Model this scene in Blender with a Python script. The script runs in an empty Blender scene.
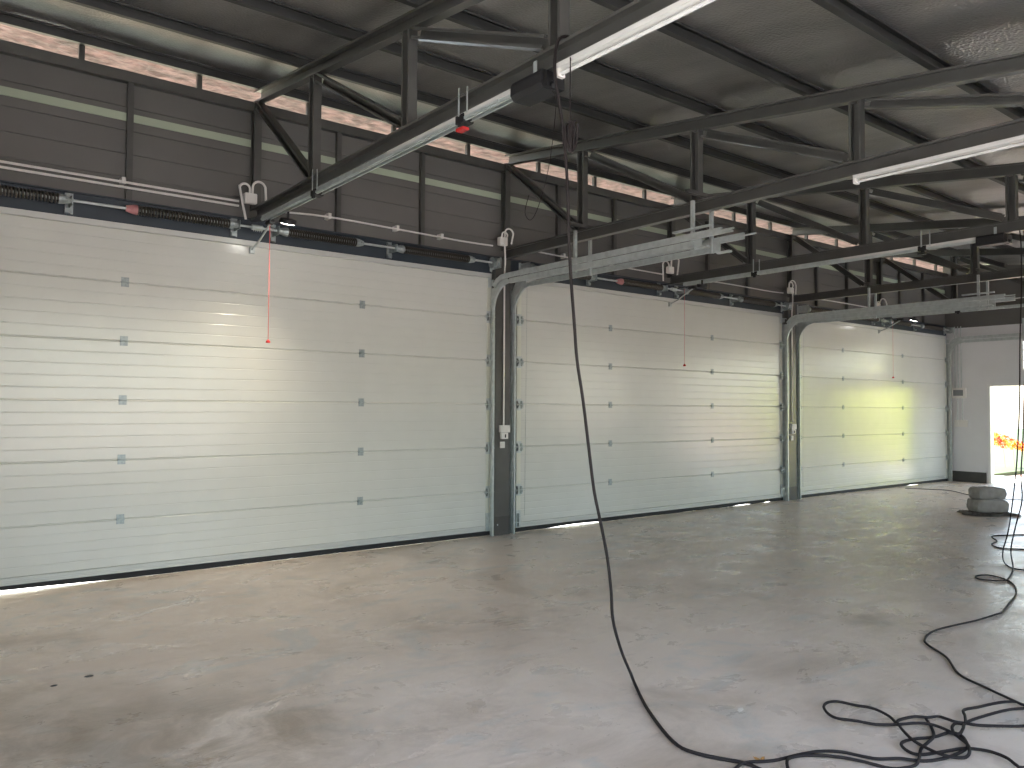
import bpy, bmesh, math, random
from mathutils import Vector, Matrix
random.seed(7)
C = bpy.context.scene.collection
SC = bpy.context.scene
PI = math.pi

# ------------------------------------------------------------------ materials
def mat(name, col, rough=.5, metal=0., bump=None, noise=None, spec=.5, emit=None, coat=0.):
    m = bpy.data.materials.new(name); m.use_nodes = True
    nt = m.node_tree; b = nt.nodes['Principled BSDF']
    b.inputs['Base Color'].default_value = (*col, 1)
    b.inputs['Roughness'].default_value = rough
    b.inputs['Metallic'].default_value = metal
    b.inputs['Specular IOR Level'].default_value = spec
    if coat: b.inputs['Coat Weight'].default_value = coat; b.inputs['Coat Roughness'].default_value = .15
    tc = nt.nodes.new('ShaderNodeTexCoord')
    if noise:                     # (scale, amount): gentle colour wear
        n = nt.nodes.new('ShaderNodeTexNoise'); n.inputs['Scale'].default_value = noise[0]; n.inputs['Detail'].default_value = 6
        nt.links.new(tc.outputs['Object'], n.inputs['Vector'])
        r = nt.nodes.new('ShaderNodeValToRGB')
        a = noise[1]
        r.color_ramp.elements[0].position = .3; r.color_ramp.elements[1].position = .7
        r.color_ramp.elements[0].color = (*[c*(1-a) for c in col], 1)
        r.color_ramp.elements[1].color = (*[min(1, c*(1+a)) for c in col], 1)
        nt.links.new(n.outputs['Fac'], r.inputs['Fac']); nt.links.new(r.outputs['Color'], b.inputs['Base Color'])
    if bump:                      # (scale, strength, distance)
        n = nt.nodes.new('ShaderNodeTexNoise'); n.inputs['Scale'].default_value = bump[0]; n.inputs['Detail'].default_value = 4
        nt.links.new(tc.outputs['Object'], n.inputs['Vector'])
        bp = nt.nodes.new('ShaderNodeBump'); bp.inputs['Strength'].default_value = bump[1]; bp.inputs['Distance'].default_value = bump[2]
        nt.links.new(n.outputs['Fac'], bp.inputs['Height']); nt.links.new(bp.outputs['Normal'], b.inputs['Normal'])
    if emit:
        b.inputs['Emission Color'].default_value = (*emit[0], 1); b.inputs['Emission Strength'].default_value = emit[1]
    return m

M = {}
M['door'] = mat('door_enamel', (.62, .625, .575), .22, noise=(3, .02), bump=(60, .04, .002), spec=.85)
M['door_cap'] = mat('door_cap_steel', (.55, .56, .53), .4, .2)
M['stile'] = mat('door_stile_steel', (.62, .63, .54), .4, .1)
M['zinc'] = mat('galvanised_steel', (.50, .545, .535), .34, .4, noise=(14, .12))
M['zinc_dark'] = mat('galvanised_hinge_steel', (.33, .37, .37), .45, .6, noise=(30, .2))
M['steel'] = mat('grey_primed_steel', (.11, .109, .10), .3, .35, noise=(4, .12))
M['purlin'] = mat('purlin_steel', (.042, .042, .039), .42, .25, noise=(3, .15))
M['lintel'] = mat('lintel_steel', (.04, .052, .065), .45, .2, noise=(3, .1))
M['cladding'] = mat('grey_cladding_boards', (.135, .13, .12), .5, noise=(1.3, .07), bump=(25, .15, .003))
M['band'] = mat('pale_green_board', (.42, .48, .36), .5, noise=(2, .05))
M['white_wall'] = mat('white_painted_wall', (.70, .70, .71), .5, noise=(2, .03), bump=(40, .1, .002))
M['skirt'] = mat('dark_grey_skirting', (.062, .059, .055), .55, noise=(6, .1))
M['rubber'] = mat('black_rubber', (.012, .012, .013), .7)
M['black'] = mat('black_plastic', (.012, .012, .013), .5)
M['red'] = mat('red_plastic', (.55, .03, .03), .4)
M['cord_red'] = mat('red_cord', (.65, .10, .10), .6)
M['cone'] = mat('pink_painted_cone', (.50, .22, .22), .5)
M['spring'] = mat('oiled_spring_steel', (.075, .068, .058), .4, .5)
M['pvc'] = mat('white_pvc', (.75, .73, .69), .4)
M['batten'] = mat('white_light_batten', (.58, .58, .55), .35)
M['tube'] = mat('fluorescent_tube_glass', (.6, .6, .58), .15, emit=((1, 1, .93), .02))
M['cable'] = mat('black_cable_sheath', (.018, .014, .014), .65, spec=.25)
M['led'] = mat('led_lens', (.9, .9, .85), .3, emit=((1, .97, .88), 9))
M['frame_white'] = mat('white_door_frame', (.75, .75, .74), .35)
M['screen'] = mat('grey_display', (.16, .17, .18), .3)
M['sack'] = mat('grey_paper_sack', (.34, .325, .30), .8, noise=(9, .18), bump=(16, .6, .01))
M['sheet'] = mat('dusty_plastic_sheet', (.20, .18, .16), .5, noise=(12, .3), bump=(25, .8, .01))
M['leaf'] = mat('dry_leaf', (.42, .22, .07), .7, noise=(40, .2))
M['paper'] = mat('paper_scrap', (.75, .70, .62), .7)
M['hedge'] = mat('yellow_green_leaves', (.72, .78, .05), .6, noise=(6, .2))
M['flower'] = None

def glass_mat():
    m = bpy.data.materials.new('window_glass'); m.use_nodes = True; nt = m.node_tree
    nt.nodes.clear()
    o = nt.nodes.new('ShaderNodeOutputMaterial'); mx = nt.nodes.new('ShaderNodeMixShader')
    t = nt.nodes.new('ShaderNodeBsdfTransparent'); g = nt.nodes.new('ShaderNodeBsdfGlossy'); g.inputs['Roughness'].default_value = .03
    t.inputs['Color'].default_value = (.93, .95, .94, 1)
    mx.inputs['Fac'].default_value = .07
    nt.links.new(t.outputs[0], mx.inputs[1]); nt.links.new(g.outputs[0], mx.inputs[2]); nt.links.new(mx.outputs[0], o.inputs[0])
    return m
M['glass'] = glass_mat()

def flower_mat():
    m = mat('bougainvillea_petals', (.8, .12, .02), .6); nt = m.node_tree; b = nt.nodes['Principled BSDF']
    tc = nt.nodes.new('ShaderNodeTexCoord'); n = nt.nodes.new('ShaderNodeTexNoise'); n.inputs['Scale'].default_value = 4
    r = nt.nodes.new('ShaderNodeValToRGB')
    r.color_ramp.elements[0].position = .42; r.color_ramp.elements[0].color = (.75, .05, .02, 1)
    r.color_ramp.elements[1].position = .6; r.color_ramp.elements[1].color = (.85, .38, .03, 1)
    nt.links.new(tc.outputs['Object'], n.inputs['Vector']); nt.links.new(n.outputs['Fac'], r.inputs['Fac']); nt.links.new(r.outputs['Color'], b.inputs['Base Color'])
    return m
M['flower'] = flower_mat()

def foil_mat():
    """reflective bubble foil: fine weave dimples and broad bays of sag"""
    m = mat('foil_insulation', (.56, .54, .51), .31, .85); nt = m.node_tree; b = nt.nodes['Principled BSDF']
    tc = nt.nodes.new('ShaderNodeTexCoord')
    v = nt.nodes.new('ShaderNodeTexVoronoi'); v.inputs['Scale'].default_value = 42
    nt.links.new(tc.outputs['Object'], v.inputs['Vector'])
    mp = nt.nodes.new('ShaderNodeMapping'); mp.inputs['Scale'].default_value = (1.5, .45, 1)
    nt.links.new(tc.outputs['Object'], mp.inputs['Vector'])
    n = nt.nodes.new('ShaderNodeTexNoise'); n.inputs['Scale'].default_value = 1.3; n.inputs['Detail'].default_value = 3
    nt.links.new(mp.outputs[0], n.inputs['Vector'])
    b1 = nt.nodes.new('ShaderNodeBump'); b1.inputs['Strength'].default_value = .8; b1.inputs['Distance'].default_value = .008
    nt.links.new(v.outputs['Distance'], b1.inputs['Height'])
    b2 = nt.nodes.new('ShaderNodeBump'); b2.inputs['Strength'].default_value = .5; b2.inputs['Distance'].default_value = .06
    nt.links.new(n.outputs['Fac'], b2.inputs['Height']); nt.links.new(b1.outputs[0], b2.inputs['Normal'])
    nt.links.new(b2.outputs[0], b.inputs['Normal'])
    w = nt.nodes.new('ShaderNodeTexNoise'); w.inputs['Scale'].default_value = .9; w.inputs['Detail'].default_value = 5
    nt.links.new(mp.outputs[0], w.inputs['Vector']); w.inputs['Scale'].default_value = 1.6
    r = nt.nodes.new('ShaderNodeValToRGB')
    r.color_ramp.elements[0].position = .35; r.color_ramp.elements[0].color = (.36, .35, .335, 1)
    r.color_ramp.elements[1].position = .65; r.color_ramp.elements[1].color = (.50, .485, .465, 1)
    nt.links.new(w.outputs['Fac'], r.inputs['Fac']); nt.links.new(r.outputs['Color'], b.inputs['Base Color'])
    return m
M['foil'] = foil_mat()

def floor_mat():
    m = mat('trowelled_concrete', (.4, .38, .35), .4); nt = m.node_tree; b = nt.nodes['Principled BSDF']
    L = nt.links.new; N = nt.nodes.new
    tc = N('ShaderNodeTexCoord')
    def noise(scale, detail, rough=.55, sc=(1, 1, 1), dist=0., rot=0):
        mp = N('ShaderNodeMapping'); mp.inputs['Scale'].default_value = sc; mp.inputs['Rotation'].default_value = (0, 0, rot); L(tc.outputs['Object'], mp.inputs['Vector'])
        n = N('ShaderNodeTexNoise'); n.inputs['Scale'].default_value = scale; n.inputs['Detail'].default_value = detail
        n.inputs['Roughness'].default_value = rough; n.inputs['Distortion'].default_value = dist
        L(mp.outputs[0], n.inputs['Vector']); return n
    def ramp(src, p0, c0, p1, c1):
        r = N('ShaderNodeValToRGB'); e = r.color_ramp.elements
        e[0].position = p0; e[0].color = (*c0, 1); e[1].position = p1; e[1].color = (*c1, 1)
        L(src, r.inputs['Fac']); return r
    def mix(fac, a, bb, mode='MIX'):
        x = N('ShaderNodeMix'); x.data_type = 'RGBA'; x.blend_type = mode
        if isinstance(fac, float): x.inputs[0].default_value = fac
        else: L(fac, x.inputs[0])
        L(a, x.inputs[6])
        if isinstance(bb, tuple): x.inputs[7].default_value = (*bb, 1)
        else: L(bb, x.inputs[7])
        return x.outputs[2]
    big = noise(.55, 5, .6, dist=.8)
    base = ramp(big.outputs['Fac'], .32, (.66, .55, .46), .68, (.80, .69, .595)).outputs['Color']
    # grey-blue trowel patches
    n1 = noise(1.1, 4, .6, (1, 1.5, 1), 1.5, .4)
    f1 = ramp(n1.outputs['Fac'], .54, (0, 0, 0), .66, (.55, .55, .55)).outputs['Color']
    base = mix(f1, base, (.52, .52, .49))
    # reddish brown dust
    n2 = noise(.7, 7, .68, (1, 1.2, 1), .6, 1.2)
    f2 = ramp(n2.outputs['Fac'], .52, (0, 0, 0), .72, (.8, .8, .8)).outputs['Color']
    base = mix(f2, base, (.42, .33, .25))
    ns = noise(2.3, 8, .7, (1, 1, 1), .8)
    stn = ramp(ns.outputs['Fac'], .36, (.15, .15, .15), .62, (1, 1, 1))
    # fine dark scuffs, long along the room
    n3 = noise(8, 5, .6, (.45, 1.6, 1), .2)
    f3 = ramp(n3.outputs['Fac'], .60, (0, 0, 0), .9, (.5, .5, .5)).outputs['Color']
    base = mix(f3, base, (.17, .145, .12))
    # pale scratches
    n4 = noise(9, 6, .7, (.35, 2.2, 1), .2, -.25)
    f4 = ramp(n4.outputs['Fac'], .62, (0, 0, 0), .72, (.35, .35, .35)).outputs['Color']
    base = mix(f4, base, (.60, .58, .54))
    # brown dust and oil stains; lower-left ones also paint in light falloff
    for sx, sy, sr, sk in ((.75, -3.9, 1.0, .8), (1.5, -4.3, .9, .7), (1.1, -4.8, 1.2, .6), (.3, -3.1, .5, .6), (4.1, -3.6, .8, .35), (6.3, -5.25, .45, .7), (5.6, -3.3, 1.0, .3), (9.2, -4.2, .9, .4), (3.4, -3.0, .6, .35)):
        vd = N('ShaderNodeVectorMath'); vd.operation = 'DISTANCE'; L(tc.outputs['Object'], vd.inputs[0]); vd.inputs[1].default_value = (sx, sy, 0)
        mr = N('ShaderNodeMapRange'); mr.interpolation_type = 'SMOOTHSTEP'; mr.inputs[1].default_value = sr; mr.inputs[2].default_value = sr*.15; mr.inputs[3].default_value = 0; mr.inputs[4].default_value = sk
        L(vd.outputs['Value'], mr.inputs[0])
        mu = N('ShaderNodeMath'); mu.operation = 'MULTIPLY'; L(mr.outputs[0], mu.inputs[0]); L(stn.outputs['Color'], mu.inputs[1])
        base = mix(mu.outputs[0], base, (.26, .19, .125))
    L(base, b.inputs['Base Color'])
    rg = noise(2.2, 7, .65, (1, 1.4, 1), .5)
    rr = N('ShaderNodeMapRange'); rr.inputs[1].default_value = .3; rr.inputs[2].default_value = .7; rr.inputs[3].default_value = .20; rr.inputs[4].default_value = .46
    L(rg.outputs['Fac'], rr.inputs[0]); L(rr.outputs[0], b.inputs['Roughness'])
    bn = noise(7, 6, .6, (.6, 1.6, 1), .3)
    bp = N('ShaderNodeBump'); bp.inputs['Strength'].default_value = .5; bp.inputs['Distance'].default_value = .012
    L(bn.outputs['Fac'], bp.inputs['Height']); L(bp.outputs[0], b.inputs['Normal'])
    return m
M['floor'] = floor_mat()

def ground_mat():
    m = mat('yard_earth', (.6, .4, .3), .9); nt = m.node_tree; b = nt.nodes['Principled BSDF']
    tc = nt.nodes.new('ShaderNodeTexCoord'); n = nt.nodes.new('ShaderNodeTexNoise'); n.inputs['Scale'].default_value = .35; n.inputs['Detail'].default_value = 6
    r = nt.nodes.new('ShaderNodeValToRGB')
    r.color_ramp.elements[0].position = .4; r.color_ramp.elements[0].color = (.44, .26, .18, 1)
    r.color_ramp.elements[1].position = .6; r.color_ramp.elements[1].color = (.48, .32, .25, 1)
    nt.links.new(tc.outputs['Object'], n.inputs['Vector']); nt.links.new(n.outputs['Fac'], r.inputs['Fac']); nt.links.new(r.outputs['Color'], b.inputs['Base Color'])
    return m
M['ground'] = ground_mat()
M['apron'] = mat('pale_concrete_apron', (.66, .64, .62), .8, noise=(2, .06))

# ------------------------------------------------------------------ mesh builder
class MB:
    def __init__(s): s.bm = bmesh.new()
    def box(s, x0, x1, y0, y1, z0, z1, bevel=0.):
        r = bmesh.ops.create_cube(s.bm, size=1)
        sx, sy, sz = abs(x1-x0), abs(y1-y0), abs(z1-z0)
        for v in r['verts']:
            v.co = Vector(((x0+x1)/2+v.co.x*sx, (y0+y1)/2+v.co.y*sy, (z0+z1)/2+v.co.z*sz))
        if bevel:
            es = list({e for v in r['verts'] for e in v.link_edges})
            bmesh.ops.bevel(s.bm, geom=es, offset=bevel, segments=2, affect='EDGES')
        return s
    def prism(s, prof, o, u, v, ext):
        """closed 2D outline PROF in axes u, v about o, pushed along EXT"""
        o, u, v, ext = Vector(o), Vector(u), Vector(v), Vector(ext)
        a = [s.bm.verts.new(o+u*p[0]+v*p[1]) for p in prof]
        b = [s.bm.verts.new(o+u*p[0]+v*p[1]+ext) for p in prof]
        n = len(a)
        for i in range(n): s.bm.faces.new((a[i], a[(i+1) % n], b[(i+1) % n], b[i]))
        s.bm.faces.new(a[::-1]); s.bm.faces.new(b)
        return s
    def tube(s, pts, r, n=8, closed=False, caps=True):
        pts = [Vector(p) for p in pts]; rings = []
        m = len(pts); nrm = None
        for i, p in enumerate(pts):
            if closed: t = pts[(i+1) % m]-pts[i-1]
            else: t = pts[min(i+1, m-1)]-pts[max(i-1, 0)]
            t.normalize()
            if nrm is None:
                nrm = t.orthogonal().normalized()
            else:
                nrm = nrm-t*nrm.dot(t)
                nrm = nrm.normalized() if nrm.length > 1e-6 else t.orthogonal().normalized()
            bi = t.cross(nrm)
            rr = r[i] if isinstance(r, (list, tuple)) else r
            rings.append([s.bm.verts.new(p+(nrm*math.cos(2*PI*k/n)+bi*math.sin(2*PI*k/n))*rr) for k in range(n)])
        rng = range(m if closed else m-1)
        for i in rng:
            a, b = rings[i], rings[(i+1) % m]
            for k in range(n): s.bm.faces.new((a[k], a[(k+1) % n], b[(k+1) % n], b[k]))
        if caps and not closed:
            s.bm.faces.new(rings[0][::-1]); s.bm.faces.new(rings[-1])
        return s
    def cyl(s, p0, p1, r, n=20): return s.tube([p0, p1], r, n)
    def build(s, name, m, parent=None, smooth=False, loc=None):
        bmesh.ops.recalc_face_normals(s.bm, faces=s.bm.faces)
        me = bpy.data.meshes.new(name)
        org = Vector(loc) if loc is not None else Vector((0, 0, 0))
        if parent is not None: org = parent_world(parent)
        for v in s.bm.verts: v.co -= org
        s.bm.to_mesh(me); s.bm.free()
        me.materials.append(m)
        if smooth:
            for p in me.polygons: p.use_smooth = True
            me.set_sharp_from_angle(angle=math.radians(40))
        o = bpy.data.objects.new(name, me); C.objects.link(o)
        if parent is not None: o.parent = parent
        else: o.location = org
        return o

def parent_world(o):
    v = Vector(o.location)
    while o.parent: o = o.parent; v += Vector(o.location)
    return v
def empty(name, loc):
    o = bpy.data.objects.new(name, None); o.empty_display_size = .1; C.objects.link(o); o.location = loc; return o
def tag(o, label=None, cat=None, group=None, kind=None):
    if label: o['label'] = label
    if cat: o['category'] = cat
    if group: o['group'] = group
    if kind: o['kind'] = kind
    return o
def thing(name, loc, label, cat, group=None): return tag(empty(name, loc), label, cat, group)
def copy_tree(o, parent=None):
    c = o.copy(); C.objects.link(c); c.parent = parent
    for ch in list(o.children): copy_tree(ch, c)
    return c
def smooth_path(pts, per=5, closed=False):
    """Catmull-Rom through the points"""
    P = [Vector(p) for p in pts]; n = len(P); out = []
    for i in range(n if closed else n-1):
        if closed: a, b, c, d = P[i-1], P[i], P[(i+1) % n], P[(i+2) % n]
        else: a, b, c, d = P[max(i-1, 0)], P[i], P[i+1], P[min(i+2, n-1)]
        for k in range(per):
            t = k/per
            out.append(.5*((2*b)+(c-a)*t+(2*a-5*b+4*c-d)*t*t+(3*b-a-3*c+d)*t**3))
    if not closed: out.append(P[-1])
    return out

def c_profile(w, d, t=.004, lip=.020):
    """C section: width w along u (web at u=+d side), opens toward -u; u depth d, v height w centred"""
    h = w/2
    return [(0, -h), (d, -h), (d, h), (0, h), (0, h-lip), (t, h-lip), (t, h-t), (d-t, h-t), (d-t, -h+t), (t, -h+t), (t, -h+lip), (0, -h+lip)]

# ------------------------------------------------------------------ dimensions
H = 3.5                      # garage door height
PH = H/6
XL, XR = -.45, 20.15         # inner faces of the end walls
YB = -10.3                   # inner face of the back wall
TX = [3.08, 6.53, 9.95, 13.38, 16.80]
def ctop(y): return 5.14+.128*y          # top of the trusses' top chord
def zroof(y): return ctop(y)+.098

# ------------------------------------------------------------------ shell
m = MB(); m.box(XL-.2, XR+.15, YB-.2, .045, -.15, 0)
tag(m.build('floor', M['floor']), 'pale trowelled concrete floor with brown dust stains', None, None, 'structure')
m = MB(); m.box(-60, 90, -70, 60, -.42, -.16)
tag(m.build('ground', M['ground']), kind='structure')
M['grass'] = mat('short_grass', (.055, .08, .03), .9, noise=(3, .3))
m = MB(); m.box(-59, 89, .5, 59, -.159, -.06)  # unseen grass, added to cut ground bounce into the eave gap
tag(m.build('added_lawn', M['grass']), kind='structure')
m = MB(); m.box(XL-2, XR+.15, .046, .45, -.15, -.012)          # apron along the garage doors
m.box(XR+.151, 23, -12, 2.6, -.15, -.012)
m.box(XL-14, XL-.21, -12, .04, -.15, -.012)  # unseen pale slab, added to bounce sunlight in from the left
m.box(XL-14, XR+10, -30, -13, -.15, -.012)  # unseen pale slab behind the back wall, added for upward bounce
tag(m.build('apron_with_bounce_slabs', M['apron']), kind='structure')

# roof: foil under a steel sheet, sagging a little between purlins
PY = [-.16, -1.30, -2.40, -3.46, -4.56, -5.68, -6.80, -7.92, -9.04, -10.1]
def roof_mesh():
    bm = bmesh.new(); nx, ny = 90, 64
    y0, y1 = -.10, YB-.35
    rows = []
    for j in range(ny+1):
        y = y0+(y1-y0)*j/ny
        row = []
        for i in range(nx+1):
            x = XL-.4+(XR-XL+3)*i/nx
            d = min(abs(y-q) for q in PY)
            sag = .018*min(1, d/.35)*(math.sin(x*1.9+y*2.3)*.6+math.sin(x*.7-y*4.1)*.5)
            row.append(bm.verts.new((x, y, zroof(y)+abs(sag)+.004)))
        rows.append(row)
    top = [[bm.verts.new((v.co.x, v.co.y, zroof(v.co.y)+.09)) for v in r] for r in (rows[0], rows[-1])]
    for j in range(ny):
        for i in range(nx): bm.faces.new((rows[j][i], rows[j][i+1], rows[j+1][i+1], rows[j+1][i]))
    for i in range(nx):
        bm.faces.new((top[0][i], top[0][i+1], top[1][i+1], top[1][i]))
        bm.faces.new((rows[0][i], rows[0][i+1], top[0][i+1], top[0][i]))
        bm.faces.new((rows[-1][i], rows[-1][i+1], top[1][i+1], top[1][i]))
    return bm
m = MB(); m.bm.free(); m.bm = roof_mesh()
tag(m.build('ceiling', M['foil'], smooth=True), 'sloping foil insulated underside of the roof', None, None, 'structure')

# eave: crumpled insulation wrap beyond the wall top, pink ground bounce in its colour
M['eave'] = mat('crumpled_eave_wrap', (.20, .135, .12), .6, .0, noise=(6, .5), bump=(9, 1.0, .05))
bm = bmesh.new(); rows = []; rnd = random.Random(3)
for j in range(13):
    y = -.105+1.36*j/12
    rows.append([bm.verts.new((XL-.4+(XR-XL+3)*i/200, y, zroof(y)+.006+rnd.uniform(-.012, .012)*(1 if 0 < j < 12 else 0))) for i in range(201)])
for j in range(12):
    for i in range(200): bm.faces.new((rows[j][i], rows[j][i+1], rows[j+1][i+1], rows[j+1][i]))
bmesh.ops.solidify(bm, geom=bm.faces[:], thickness=-.08)
m = MB(); m.bm.free(); m.bm = bm
tag(m.build('trim_4', M['eave']), 'crumpled insulation with painted pink bounce light under the eave, seen through the gap above the cladding', None, None, 'structure')

# front wall: piers behind the columns, grey cladding boards above the doors
doors = [(-.06, 6.32), (6.76, 13.13), (13.62, 20.06)]
m = MB()
for a, b in [(XL-.15, -.02), (6.28, 6.80), (13.09, 13.66), (20.02, XR+.15)]: m.box(a, b, .046, .17, -.02, H+.02)
m.box(XL-.15, XR+.15, .10, .17, H+.02, 5.0)
# boards with seams
prof = [(.06, 3.74)]
zs = [3.74+.236*i for i in range(6)]
for z in zs[1:]:
    if z < 4.92: prof += [(.06, z-.006), (.072, z-.004), (.072, z+.004), (.06, z+.006)]
prof += [(.06, 4.95), (.10, 4.95), (.10, 3.74)]
m.prism(prof, (XL, 0, 0), (0, 1, 0), (0, 0, 1), (XR-XL, 0, 0))
tag(m.build('wall_front', M['cladding']), 'grey horizontal board cladding above the white garage doors', None, None, 'structure')
m = MB(); m.box(XL, XR, .05, .0598, 4.545, 4.625)
tag(m.build('trim_1', M['band']), 'pale green strip running along the grey cladding', None, None, 'structure')
# dark steel lintel, thin bright top lip
m = MB(); m.prism([(.03, 3.5), (.03, 3.73), (-.01, 3.73), (-.01, 3.742), (.0599, 3.742), (.0599, 3.5)], (XL, 0, 0), (0, 1, 0), (0, 0, 1), (XR-XL, 0, 0))
tag(m.build('trim_2', M['lintel']), 'dark blue grey steel lintel behind the door springs', None, None, 'structure')
# wall top beam under the eave gap
m = MB(); m.prism([(-.02, 4.92), (-.02, 5.025), (.17, 5.025), (.17, 4.951), (.055, 4.951), (.055, 4.92)], (XL-.15, 0, 0), (0, 1, 0), (0, 0, 1), (XR-XL+.3, 0, 0))
tag(m.build('trim_3', M['steel']), 'dark steel rail along the top of the front wall', None, None, 'structure')

# right wall: doorway, window, and a big unseen opening added to let in light
def wall_with_holes(x0, x1, y0, y1, z0, ztop, holes, name, label, mt, axis='x'):
    """wall slab whose long direction is Y (axis x thickness) or X; ztop is a function"""
    m = MB()
    ys = sorted({y0, y1} | {h for q in holes for h in q[:2]})
    for a, b in zip(ys[:-1], ys[1:]):
        mid = (a+b)/2
        hs = sorted([q[2:] for q in holes if q[0] <= mid <= q[1]])
        z = z0
        segs = []
        for q in hs: segs.append((z, q[0])); z = q[1]
        segs.append((z, None))
        for s0, s1 in segs:
            if s1 is not None:
                if s1-s0 < 1e-3: continue
                pr = [(a, s0), (b, s0), (b, s1), (a, s1)]
            else:
                ta, tb = ztop(a), ztop(b)
                if ta <= s0 and tb <= s0: continue
                pr = [(a, s0), (b, s0), (b, tb), (a, ta)]
            if axis == 'x': m.prism(pr, (x0, 0, 0), (0, 1, 0), (0, 0, 1), (x1-x0, 0, 0))
            else: m.prism(pr, (0, x0, 0), (1, 0, 0), (0, 0, 1), (0, x1-x0, 0))
    return tag(m.build(name, mt), label, None, None, 'structure')
RH = [(-3.1, -.87, 0, 2.33), (-3.3, -1.56, 2.60, 3.33), (-8.4, -4.0, 0, 3.3)]
wall_with_holes(XR, XR+.15, YB-.2, .10, -.02, lambda y: 3.68, RH, 'wall_right', 'white painted end wall beside the bright doorway', M['white_wall'])
m = MB(); m.prism([(YB-.2, 3.68), (.10, 3.68), (.10, zroof(.1)), (YB-.2, zroof(YB-.2))], (XR+.02, 0, 0), (0, 1, 0), (0, 0, 1), (.12, 0, 0))
tag(m.build('wall_gable', M['cladding']), kind='structure')
LH = [(-9.8, -5.6, 0, 2.9)]  # unseen opening, added and sized for light from the left
wall_with_holes(XL-.2, XL, YB-.2, .17, -.02, zroof, LH, 'wall_left', None, M['white_wall'])
BH = [(1.6, 6.4, .5, 3.45), (16.4, 19.4, .9, 3.4)]  # unseen openings behind the camera, added and sized as fill light
wall_with_holes(YB-.2, YB, XL-.2, XR+.15, -.02, lambda x: zroof(YB)-.02, BH, 'wall_back', None, M['white_wall'], axis='y')
# skirting of the right wall
m = MB(); m.box(XR-.012, XR, -.83, -.02, 0, .25)
tag(m.build('baseboard_right', M['skirt']), 'dark grey skirting on the white end wall', None, None, 'structure')

# doorway frame (right), window (right)
m = MB(); y0, y1 = -3.1, -.87
for a, b in [(y0, y0+.06), (y1-.06, y1)]: m.box(XR-.015, XR+.165, a, b, 0, 2.33)
m.box(XR-.015, XR+.165, y0+.06, y1-.06, 2.27, 2.33)
tag(m.build('door_4', M['frame_white']), 'bright open doorway with white frame in the end wall', None, None, 'structure')
w = MB(); y0, y1, z0, z1 = -3.3, -1.56, 2.60, 3.33
for a, b in [(y0, y0+.05), (y1-.05, y1)]: w.box(XR+.02, XR+.12, a, b, z0, z1)
for a, b in [(z0, z0+.05), (z1-.05, z1)]: w.box(XR+.02, XR+.12, y0+.05, y1-.05, a, b)
w0 = tag(w.build('window_1', M['frame_white']), 'high white barred window above the doorway at the frame edge', None, None, 'structure')
w = MB()
for z in (z0+.25, z0+.48): w.box(XR+.05, XR+.09, y0+.05, y1-.05, z-.012, z+.012)
for k in range(1, 4): w.box(XR+.055, XR+.085, y0+k*.435-.01, y0+k*.435+.01, z0+.05, z1-.05)
w.build('window_bar', M['frame_white'], w0)
w = MB(); w.box(XR+.045, XR+.049, y0+.05, y1-.05, z0+.05, z1-.05)
w.build('window_pane', M['glass'], w0)

# ------------------------------------------------------------------ columns
def column(name, x, label, group):
    t = thing(name, (x, -.03, 0), label, 'column', group)
    m = MB(); m.prism(c_profile(.25, .11, .006, .03), (x, .045, .25), (0, -1, 0), (1, 0, 0), (0, 0, 3.46))
    m.box(x-.119, x+.119, -.066, -.060, .25, 3.71)
    m.build('column_shaft', M['steel'], t)
    m = MB(); m.box(x-.128, x+.128, -.071, .04, 0, .25)
    tag(m.build('column_base', M['skirt'], t), 'darker painted foot')
    return t
column('steel_column', 6.47, 'grey steel column between the nearest and the middle garage door', 'columns between the doors')
column('steel_column', 13.365, 'grey steel column between the middle and the far garage door', 'columns between the doors')

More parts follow.
